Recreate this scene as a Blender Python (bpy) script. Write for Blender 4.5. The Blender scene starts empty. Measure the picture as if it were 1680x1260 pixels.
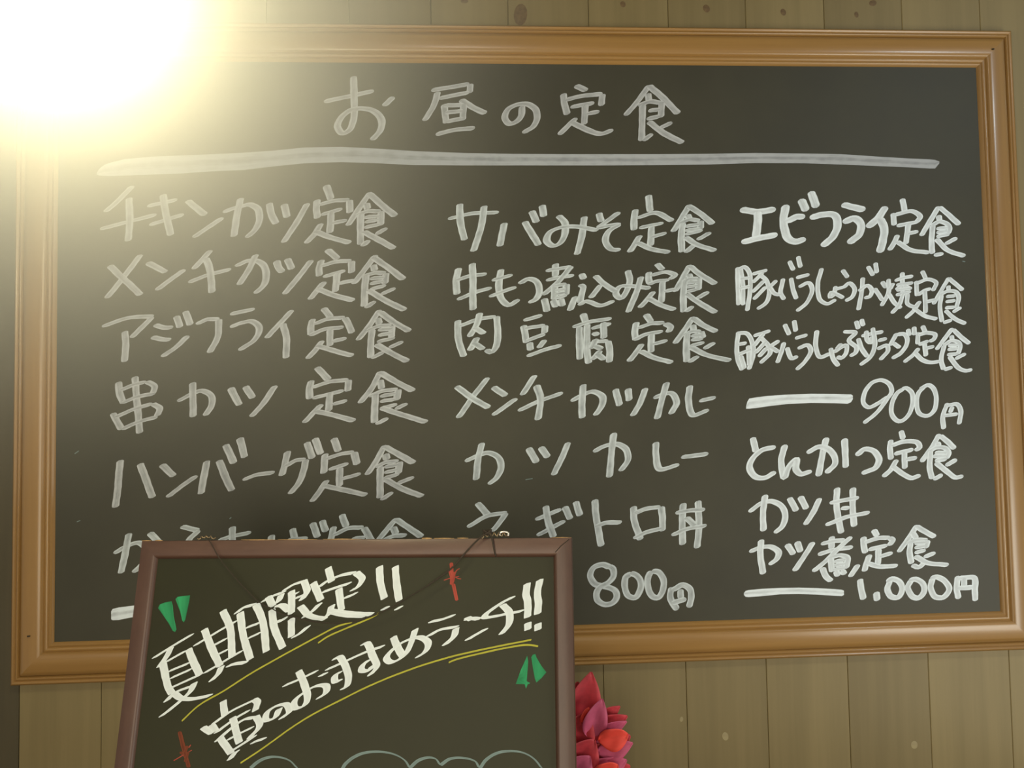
import bpy, bmesh, math, random
import numpy as np
from mathutils import Vector, Matrix

random.seed(7)
scene = bpy.context.scene
COL = scene.collection

# ------------------------------------------------------------------ camera
# World: x right along the wall, z up, the face of the large chalkboard is the plane y = 0 (viewer at -y).
FPX = 1300.0
CX, CY = 840.0, 630.0
rv = np.array([-0.04559696, -0.05677652, -0.01639948])
th = np.linalg.norm(rv); kx = rv / th
K = np.array([[0, -kx[2], kx[1]], [kx[2], 0, -kx[0]], [-kx[1], kx[0], 0]])
RC = np.eye(3) + math.sin(th) * K + (1 - math.cos(th)) * K @ K
def w(v):                                   # (x, down, into) -> world
    return Vector((float(v[0]), float(v[2]), float(-v[1])))
CAM = w((-0.12948, 0.14174, -1.41821))
right, down, fwd = w(RC[0]), w(RC[1]), w(RC[2])
cam_data = bpy.data.cameras.new('camera'); cam_data.lens = 36.0 * FPX / 1680.0; cam_data.sensor_width = 36.0
cam_data.clip_start = 0.02
cam = bpy.data.objects.new('camera', cam_data); COL.objects.link(cam)
m3 = Matrix((right, -down, -fwd)).transposed()
cam.matrix_world = Matrix.Translation(CAM) @ m3.to_4x4()
scene.camera = cam

def ray(px, py):
    return (right * ((px - CX) / FPX) + down * ((py - CY) / FPX) + fwd)
def at_depth(px, py, d):                    # point at depth d in front of the camera
    return CAM + ray(px, py) * d
def on_y(px, py, y):                        # point on a plane parallel to the wall
    r = ray(px, py); return CAM + r * ((y - CAM.y) / r.y)

# ------------------------------------------------------------------ view, world, light
vs = scene.view_settings
vs.view_transform = 'Standard'; vs.look = 'None'; vs.gamma = 1.0; vs.use_curve_mapping = False
vs.exposure = 0.0
scene.cycles.use_denoising = True
scene.cycles.max_bounces = 8
scene.cycles.volume_bounces = 0
scene.cycles.transparent_max_bounces = 16
wd = bpy.data.worlds.new('room_light'); scene.world = wd; wd.use_nodes = True
wd.node_tree.nodes['Background'].inputs[0].default_value = (1.0, 0.97, 0.90, 1)
wd.node_tree.nodes['Background'].inputs[1].default_value = 0.26

def area(name, loc, target, size, power, colour, size_y=None):
    l = bpy.data.lights.new(name, 'AREA'); l.energy = power; l.color = colour; l.size = size
    if size_y: l.shape = 'RECTANGLE'; l.size_y = size_y
    o = bpy.data.objects.new(name, l); COL.objects.link(o)
    o.location = loc
    o.rotation_euler = (Vector(target) - Vector(loc)).to_track_quat('-Z', 'Y').to_euler()
    return o
area('ceiling_panel_light', (-0.15, -1.75, 1.22), (0.0, 0.0, -0.1), 0.3, 2.5, (1.0, 0.88, 0.78), 0.1)
area('cool_spot_light', (1.55, -1.45, 0.92), (0.6, 0.0, 0.0), 0.10, 5, (0.78, 0.91, 1.0))
area('lower_right_fill', (1.60, -1.50, -0.75), (0.6, 0.0, -0.45), 0.8, 15, (1.0, 0.98, 0.86))  # added fill, no visible source: sheen and brightness at the lower right
area('lower_left_fill', (-0.6, -2.1, -0.38), (-0.35, 0.0, -0.45), 1.2, 18, (1.0, 0.89, 0.68))  # unseen fill added to lift the lower left of wall and board

# ------------------------------------------------------------------ helpers
def tag(o, label=None, cat=None, group=None, kind=None):
    if label: o['label'] = label
    if cat: o['category'] = cat
    if group: o['group'] = group
    if kind: o['kind'] = kind
    return o
def empty(name, loc, label=None, cat=None, kind=None):
    o = bpy.data.objects.new(name, None); COL.objects.link(o); o.location = loc; o.empty_display_size = 0.05
    return tag(o, label, cat, None, kind)
def link(name, me, parent=None, mats=()):
    """world-space mesh -> object whose origin sits at the centre of its bounds"""
    vs_ = [v.co for v in me.vertices]
    lo = Vector((min(v[i] for v in vs_) for i in range(3))); hi = Vector((max(v[i] for v in vs_) for i in range(3)))
    c = (lo + hi) / 2
    me.transform(Matrix.Translation(-c))
    o = bpy.data.objects.new(name, me); COL.objects.link(o); o.location = c
    for m in mats: me.materials.append(m)
    if parent:
        o.parent = parent; o.location = c - parent_world(parent)
    return o
def parent_world(p):
    v = Vector(p.location)
    while p.parent: p = p.parent; v += Vector(p.location)
    return v
def mesh(name, verts, faces, smooth=False):
    me = bpy.data.meshes.new(name); me.from_pydata([tuple(v) for v in verts], [], faces); me.validate(); me.update()
    if smooth:
        for p in me.polygons: p.use_smooth = True
    return me
def bevel_box(lo, hi, bev=0.002, seg=2):
    bm = bmesh.new(); bmesh.ops.create_cube(bm, size=1)
    for v in bm.verts:
        v.co = Vector([lo[i] if v.co[i] < 0 else hi[i] for i in range(3)])
    bmesh.ops.bevel(bm, geom=bm.edges[:], offset=bev, segments=seg, affect='EDGES', profile=0.5)
    bmesh.ops.recalc_face_normals(bm, faces=bm.faces[:])
    me = bpy.data.meshes.new('box'); bm.to_mesh(me); bm.free(); return me
def tube(pts, r, name='tube', n=10, closed=False):
    pts = [Vector(p) for p in pts]; vsx = []; fs = []
    rr = r if isinstance(r, (list, tuple)) else [r] * len(pts)
    up = Vector((0.13, 0.2, 0.97)).normalized()
    for i, p in enumerate(pts):
        t = (pts[min(i + 1, len(pts) - 1)] - pts[max(i - 1, 0)])
        t = t.normalized() if t.length > 1e-9 else Vector((0, 0, 1))
        a = t.cross(up)
        if a.length < 0.05: a = t.cross(Vector((1, 0, 0)))
        a.normalize(); b = t.cross(a)
        for k in range(n):
            an = 2 * math.pi * k / n
            vsx.append(p + (a * math.cos(an) + b * math.sin(an)) * rr[i])
    for i in range(len(pts) - 1):
        for k in range(n):
            k2 = (k + 1) % n
            fs.append((i * n + k, i * n + k2, (i + 1) * n + k2, (i + 1) * n + k))
    fs.append(tuple(range(n))[::-1]); fs.append(tuple((len(pts) - 1) * n + k for k in range(n)))
    return mesh(name, vsx, fs, True)
def lathe(profile, centre, name='lathe', n=48, cap=False):
    vsx = []; fs = []
    for (r, z) in profile:
        for k in range(n):
            a = 2 * math.pi * k / n
            vsx.append(Vector((centre[0] + r * math.cos(a), centre[1] + r * math.sin(a), centre[2] + z)))
    for i in range(len(profile) - 1):
        for k in range(n):
            k2 = (k + 1) % n
            fs.append((i * n + k, i * n + k2, (i + 1) * n + k2, (i + 1) * n + k))
    fs.append(tuple(range(n))[::-1]); fs.append(tuple((len(profile) - 1) * n + k for k in range(n)))
    return mesh(name, vsx, fs, True)
def catmull(p, step):
    if len(p) < 3:
        n = max(2, int((p[1] - p[0]).length / step) + 1)
        return [p[0].lerp(p[1], i / (n - 1)) for i in range(n)]
    q = [p[0] * 2 - p[1]] + list(p) + [p[-1] * 2 - p[-2]]; out = []
    for i in range(1, len(q) - 2):
        n = max(2, int((q[i + 1] - q[i]).length / step) + 1)
        # centripetal parametrisation keeps the pen path from overshooting
        t0 = 0; t1 = t0 + max((q[i] - q[i - 1]).length, 1e-6) ** .5
        t2 = t1 + max((q[i + 1] - q[i]).length, 1e-6) ** .5; t3 = t2 + max((q[i + 2] - q[i + 1]).length, 1e-6) ** .5
        for k in range(n):
            t = t1 + (t2 - t1) * k / n
            A1 = q[i - 1] * ((t1 - t) / (t1 - t0)) + q[i] * ((t - t0) / (t1 - t0))
            A2 = q[i] * ((t2 - t) / (t2 - t1)) + q[i + 1] * ((t - t1) / (t2 - t1))
            A3 = q[i + 1] * ((t3 - t) / (t3 - t2)) + q[i + 2] * ((t - t2) / (t3 - t2))
            B1 = A1 * ((t2 - t) / (t2 - t0)) + A2 * ((t - t0) / (t2 - t0))
            B2 = A2 * ((t3 - t) / (t3 - t1)) + A3 * ((t - t1) / (t3 - t1))
            out.append(B1 * ((t2 - t) / (t2 - t1)) + B2 * ((t - t1) / (t2 - t1)))
    out.append(p[-1].copy()); return out

# ------------------------------------------------------------------ materials
class NT:
    def __init__(s, name):
        s.m = bpy.data.materials.new(name); s.m.use_nodes = True; s.t = s.m.node_tree
        s.b = s.t.nodes['Principled BSDF']
    def n(s, typ, **kw):
        nd = s.t.nodes.new(typ)
        for k, v in kw.items():
            if k.startswith('i_'):
                key = k[2:].replace('_', ' '); nd.inputs[int(key) if key.isdigit() else key].default_value = v
            else: setattr(nd, k, v)
        return nd
    def l(s, a, b): s.t.links.new(a, b)
    def ramp(s, fac, stops):
        r = s.n('ShaderNodeValToRGB'); e = r.color_ramp.elements
        while len(e) < len(stops): e.new(0.5)
        for el, (p, c) in zip(e, stops): el.position = p; el.color = (*c, 1) if len(c) == 3 else c
        s.l(fac, r.inputs[0]); return r.outputs[0]
    def noise(s, vec, scale, detail=4, rough=0.55, mscale=(1, 1, 1)):
        mp = s.n('ShaderNodeMapping'); mp.inputs['Scale'].default_value = mscale
        s.l(vec, mp.inputs[0]); nz = s.n('ShaderNodeTexNoise'); nz.inputs['Scale'].default_value = scale
        nz.inputs['Detail'].default_value = detail; nz.inputs['Roughness'].default_value = rough
        s.l(mp.outputs[0], nz.inputs['Vector']); return nz.outputs[0]
    def bump(s, h, strength, dist=0.001):
        b = s.n('ShaderNodeBump'); b.inputs['Strength'].default_value = strength; b.inputs['Distance'].default_value = dist
        s.l(h, b.inputs['Height']); s.l(b.outputs[0], s.b.inputs['Normal'])

def mul_rgb(c, k): return tuple(x * k for x in c)
def wood(name, c1, c2, grain=(1, 1, 0.05), scale=60, rough=0.4, coat=0.0, bump=0.15, coords='Object', spec=0.5):
    t = NT(name); tc = t.n('ShaderNodeTexCoord'); oi = t.n('ShaderNodeObjectInfo')
    add = t.n('ShaderNodeVectorMath', operation='ADD')
    sc = t.n('ShaderNodeVectorMath', operation='SCALE'); cmb = t.n('ShaderNodeCombineXYZ')
    for i in range(3): t.l(oi.outputs['Random'], cmb.inputs[i])
    t.l(cmb.outputs[0], sc.inputs[0]); sc.inputs['Scale'].default_value = 7.3
    t.l(tc.outputs[coords], add.inputs[0]); t.l(sc.outputs[0], add.inputs[1])
    v = add.outputs[0]
    g = t.noise(v, scale, 6, 0.6, grain); g2 = t.noise(v, scale * 0.15, 3, 0.5, grain)
    mx = t.n('ShaderNodeMath', operation='ADD'); t.l(g, mx.inputs[0]); t.l(g2, mx.inputs[1])
    hf = t.n('ShaderNodeMath', operation='MULTIPLY'); t.l(mx.outputs[0], hf.inputs[0]); hf.inputs[1].default_value = 0.5
    col = t.ramp(hf.outputs[0], [(0.36, c1), (0.64, c2)])
    hsv = t.n('ShaderNodeHueSaturation'); t.l(col, hsv.inputs['Color'])
    mr = t.n('ShaderNodeMapRange'); t.l(oi.outputs['Random'], mr.inputs[0]); mr.inputs[3].default_value = 0.88; mr.inputs[4].default_value = 1.12
    t.l(mr.outputs[0], hsv.inputs['Value'])
    t.l(hsv.outputs[0], t.b.inputs['Base Color'])
    t.b.inputs['Roughness'].default_value = rough; t.b.inputs['Specular IOR Level'].default_value = spec
    t.b.inputs['Coat Weight'].default_value = coat; t.b.inputs['Coat Roughness'].default_value = 0.2
    t.bump(g, bump); return t.m
def plain(name, c, rough=0.5, metal=0.0, var=0.15, scale=40, spec=0.5, bump=0.0):
    t = NT(name); tc = t.n('ShaderNodeTexCoord'); nz = t.noise(tc.outputs['Object'], scale, 4)
    t.l(t.ramp(nz, [(0.3, mul_rgb(c, 1 - var)), (0.7, mul_rgb(c, 1 + var))]), t.b.inputs['Base Color'])
    t.b.inputs['Roughness'].default_value = rough; t.b.inputs['Metallic'].default_value = metal
    t.b.inputs['Specular IOR Level'].default_value = spec
    if bump: t.bump(nz, bump)
    return t.m
def marker(name, c, thin, streak=0.5, rough=0.75):
    """paint-marker stroke: UV.x runs along the stroke (px), UV.y across it (-1..1); bristle streaks show the board"""
    t = NT(name); uv = t.n('ShaderNodeUVMap'); oi = t.n('ShaderNodeObjectInfo')
    add = t.n('ShaderNodeVectorMath', operation='ADD'); cmb = t.n('ShaderNodeCombineXYZ')
    ml = t.n('ShaderNodeMath', operation='MULTIPLY'); t.l(oi.outputs['Random'], ml.inputs[0]); ml.inputs[1].default_value = 50
    t.l(ml.outputs[0], cmb.inputs[2]); t.l(uv.outputs[0], add.inputs[0]); t.l(cmb.outputs[0], add.inputs[1])
    st = t.noise(add.outputs[0], 1.0, 3, 0.6, (0.02, 2.6, 1))
    bl = t.noise(add.outputs[0], 1.0, 2, 0.5, (0.06, 0.5, 1))
    # edges of a marker stroke carry more paint than its middle
    sep = t.n('ShaderNodeSeparateXYZ'); t.l(uv.outputs[0], sep.inputs[0])
    ab = t.n('ShaderNodeMath', operation='ABSOLUTE'); t.l(sep.outputs[1], ab.inputs[0])
    ed = t.n('ShaderNodeMapRange'); t.l(ab.outputs[0], ed.inputs[0]); ed.inputs[1].default_value = 0.3; ed.inputs[2].default_value = 0.85
    ed.inputs[3].default_value = 0.0; ed.inputs[4].default_value = 0.22
    s1 = t.n('ShaderNodeMath', operation='ADD'); t.l(st, s1.inputs[0]); t.l(bl, s1.inputs[1])
    s2 = t.n('ShaderNodeMath', operation='MULTIPLY_ADD'); t.l(s1.outputs[0], s2.inputs[0]); s2.inputs[1].default_value = 0.5; t.l(ed.outputs[0], s2.inputs[2])
    lo = mul_rgb(c, 1 - streak)
    t.l(t.ramp(s2.outputs[0], [(0.35, lo), (0.72, c)]), t.b.inputs['Base Color'])
    t.b.inputs['Roughness'].default_value = rough; t.b.inputs['Specular IOR Level'].default_value = 0.25
    t.b.inputs['Alpha'].default_value = thin
    return t.m

M = {}
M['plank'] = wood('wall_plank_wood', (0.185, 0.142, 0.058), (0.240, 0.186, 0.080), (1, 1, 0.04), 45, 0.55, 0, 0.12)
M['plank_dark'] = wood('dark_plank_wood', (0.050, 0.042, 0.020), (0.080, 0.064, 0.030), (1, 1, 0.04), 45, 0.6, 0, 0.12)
M['frame_v'] = wood('varnished_frame_vertical', (0.275, 0.150, 0.044), (0.345, 0.195, 0.060), (1, 1, 0.03), 90, 0.34, 0.45, 0.05)
M['frame_h'] = wood('varnished_frame_horizontal', (0.275, 0.150, 0.044), (0.345, 0.195, 0.060), (0.03, 1, 1), 90, 0.34, 0.45, 0.05)
M['slate_v'] = wood('mahogany_frame_vertical', (0.070, 0.034, 0.022), (0.105, 0.054, 0.036), (1, 1, 0.04), 90, 0.45, 0.1, 0.08)
M['slate_h'] = wood('mahogany_frame_horizontal', (0.070, 0.034, 0.022), (0.105, 0.054, 0.036), (0.04, 1, 1), 90, 0.45, 0.1, 0.08)
M['bare'] = plain('bare_wood_edge', (0.42, 0.26, 0.11), 0.7, 0, 0.3, 200)
def board_mat(name, c, rough, spec):
    t = NT(name); tc = t.n('ShaderNodeTexCoord')
    a = t.noise(tc.outputs['Object'], 3.0, 5, 0.6); b = t.noise(tc.outputs['Object'], 220, 3, 0.6)
    col = t.ramp(a, [(0.3, mul_rgb(c, 0.85)), (0.7, mul_rgb(c, 1.2))])
    t.l(col, t.b.inputs['Base Color'])
    r = t.n('ShaderNodeMapRange'); t.l(a, r.inputs[0]); r.inputs[3].default_value = rough - 0.06; r.inputs[4].default_value = rough + 0.08
    t.l(r.outputs[0], t.b.inputs['Roughness']); t.b.inputs['Specular IOR Level'].default_value = spec
    t.bump(b, 0.06, 0.0005); return t.m
M['board'] = board_mat('chalkboard_surface', (0.045, 0.043, 0.027), 0.52, 0.35)
M['slate'] = board_mat('small_blackboard_surface', (0.030, 0.030, 0.014), 0.5, 0.22)
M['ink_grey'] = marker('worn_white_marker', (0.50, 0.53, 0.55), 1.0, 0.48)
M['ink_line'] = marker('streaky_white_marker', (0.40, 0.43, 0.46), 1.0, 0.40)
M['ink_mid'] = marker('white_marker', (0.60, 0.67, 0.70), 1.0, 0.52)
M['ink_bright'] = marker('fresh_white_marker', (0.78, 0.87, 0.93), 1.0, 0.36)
M['ink_poster'] = marker('poster_white_marker', (0.76, 0.83, 0.84), 1.0, 0.14)
M['ink_yellow'] = marker('yellow_marker', (0.48, 0.46, 0.055), 1.0, 0.25)
M['ink_green'] = marker('green_marker', (0.035, 0.33, 0.13), 1.0, 0.45)
M['ink_red'] = marker('red_marker', (0.42, 0.075, 0.05), 1.0, 0.40)
M['ink_brown'] = marker('rust_marker', (0.20, 0.050, 0.022), 1.0, 0.40)
M['ink_blue'] = marker('pale_blue_marker', (0.21, 0.29, 0.28), 1.0, 0.30)
M['cord'] = plain('dark_cord', (0.035, 0.024, 0.014), 0.8, 0, 0.3, 400)
M['wire'] = plain('tarnished_wire', (0.35, 0.26, 0.15), 0.35, 0.8, 0.2, 300)
M['steel'] = plain('steel_hook', (0.85, 0.82, 0.75), 0.2, 1.0, 0.1)
M['petal'] = plain('red_silk_petal', (0.55, 0.045, 0.062), 0.6, 0, 0.35, 30)
M['petal_pink'] = plain('pink_silk_petal', (0.58, 0.10, 0.20), 0.6, 0, 0.25, 30)
M['petal_coral'] = plain('coral_silk_petal', (0.95, 0.085, 0.06), 0.6, 0, 0.15, 30)
M['stem'] = plain('green_plastic_stem', (0.04, 0.12, 0.03), 0.5)
M['pot'] = plain('glazed_pot', (0.10, 0.07, 0.05), 0.3)
M['paint'] = plain('cream_paint', (0.22, 0.18, 0.11), 0.8, 0, 0.05, 5)
M['floor'] = wood('floor_boards', (0.10, 0.06, 0.03), (0.16, 0.10, 0.05), (0.05, 1, 1), 30, 0.5)
M['ledge'] = wood('ledge_wood', (0.16, 0.08, 0.03), (0.24, 0.13, 0.05), (0.04, 1, 1), 50, 0.45)
def emit(name, c, s):
    t = NT(name); t.b.inputs['Base Color'].default_value = (0.9, 0.88, 0.8, 1)
    t.b.inputs['Emission Color'].default_value = (*c, 1); t.b.inputs['Emission Strength'].default_value = s
    nz = t.noise(t.n('ShaderNodeTexCoord').outputs['Object'], 8, 2); t.bump(nz, 0.02); return t.m

# ------------------------------------------------------------------ structure: plank wall
WALL_Y = 0.012
wall = empty('wall_back', (0, WALL_Y, -0.1), kind='structure')
seams = [-1.76, -1.61, -1.47, -1.33, -1.19, -1.05, -0.905, -0.768, -0.628, -0.482, -0.334, -0.185, -0.043, 0.107, 0.257, 0.405, 0.556, 0.708, 0.862, 1.012, 1.16, 1.31, 1.46, 1.61, 1.76]
Z0, Z1 = -1.15, 1.30
for i in range(len(seams) - 1):
    a, b = seams[i], seams[i + 1]
    bm = bmesh.new(); bmesh.ops.create_cube(bm, size=1)
    lo = (a + 0.0003, WALL_Y, Z0); hi = (b - 0.0003, WALL_Y + 0.014, Z1)
    for v in bm.verts: v.co = Vector([lo[k] if v.co[k] < 0 else hi[k] for k in range(3)])
    ed = [e for e in bm.edges if all(abs(v.co.y - WALL_Y) < 1e-6 for v in e.verts) and abs(e.verts[0].co.x - e.verts[1].co.x) < 1e-6]
    bmesh.ops.bevel(bm, geom=ed, offset=0.0009, segments=1, affect='EDGES')
    me = bpy.data.meshes.new('plank'); bm.to_mesh(me); bm.free()
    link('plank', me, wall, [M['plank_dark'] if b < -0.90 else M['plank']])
link('backing', bevel_box((-1.76, WALL_Y + 0.0145, Z0), (1.76, WALL_Y + 0.04, Z1), 0.002, 1), wall, [M['plank']])
# knots in the planks (thin inlaid discs with a ring)
def knot_mat():
    t = NT('plank_knot'); tc = t.n('ShaderNodeTexCoord'); nz = t.noise(tc.outputs['Object'], 160, 4)
    t.l(t.ramp(nz, [(0.3, (0.09, 0.055, 0.022)), (0.75, (0.16, 0.10, 0.04))]), t.b.inputs['Base Color'])
    t.b.inputs['Roughness'].default_value = 0.6; return t.m
KM = knot_mat(); KL = plain('pale_wood_plug', (0.30, 0.25, 0.13), 0.6)
for (px, py, rx, rz) in [(854, 24, 12, 18), (1022, 7, 5, 5), (1159, 14, 6, 7), (1285, 20, 5, 6), (1405, 24, 4, 5), (1432, 5, 7, 5), (762, 2, 6, 4), (1500, 1222, 6, 6), (1190, 1208, 5, 7), (1118, 1180, 3, 4)]:
    p = on_y(px, py, WALL_Y); s = (WALL_Y - CAM.y) / FPX
    vsx = [p + Vector((0, -0.0007, 0))]; n = 14
    for k in range(n):
        an = 2 * math.pi * k / n; j = 1 + 0.08 * math.sin(2 * an + px)
        vsx.append(p + Vector((rx * s * j * math.cos(an), -0.0001, rz * s * j * math.sin(an))))
    link('knot', mesh('knot', vsx, [(0, 1 + k, 1 + (k + 1) % n) for k in range(n)], True), wall, [KM if py < 100 else KL])

tag(link('floor', bevel_box((-1.76, -3.0, -1.19), (1.76, 0.05, -1.15), 0.002, 1), None, [M['floor']]), kind='structure')
tag(link('ceiling', bevel_box((-1.76, -3.0, 1.30), (1.76, 0.05, 1.34), 0.002, 1), None, [M['paint']]), kind='structure')

LAMP_E = 36.0
HAZE_R, HAZE_D, HAZE_P = 0.52, 6.0, 2.3
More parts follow.
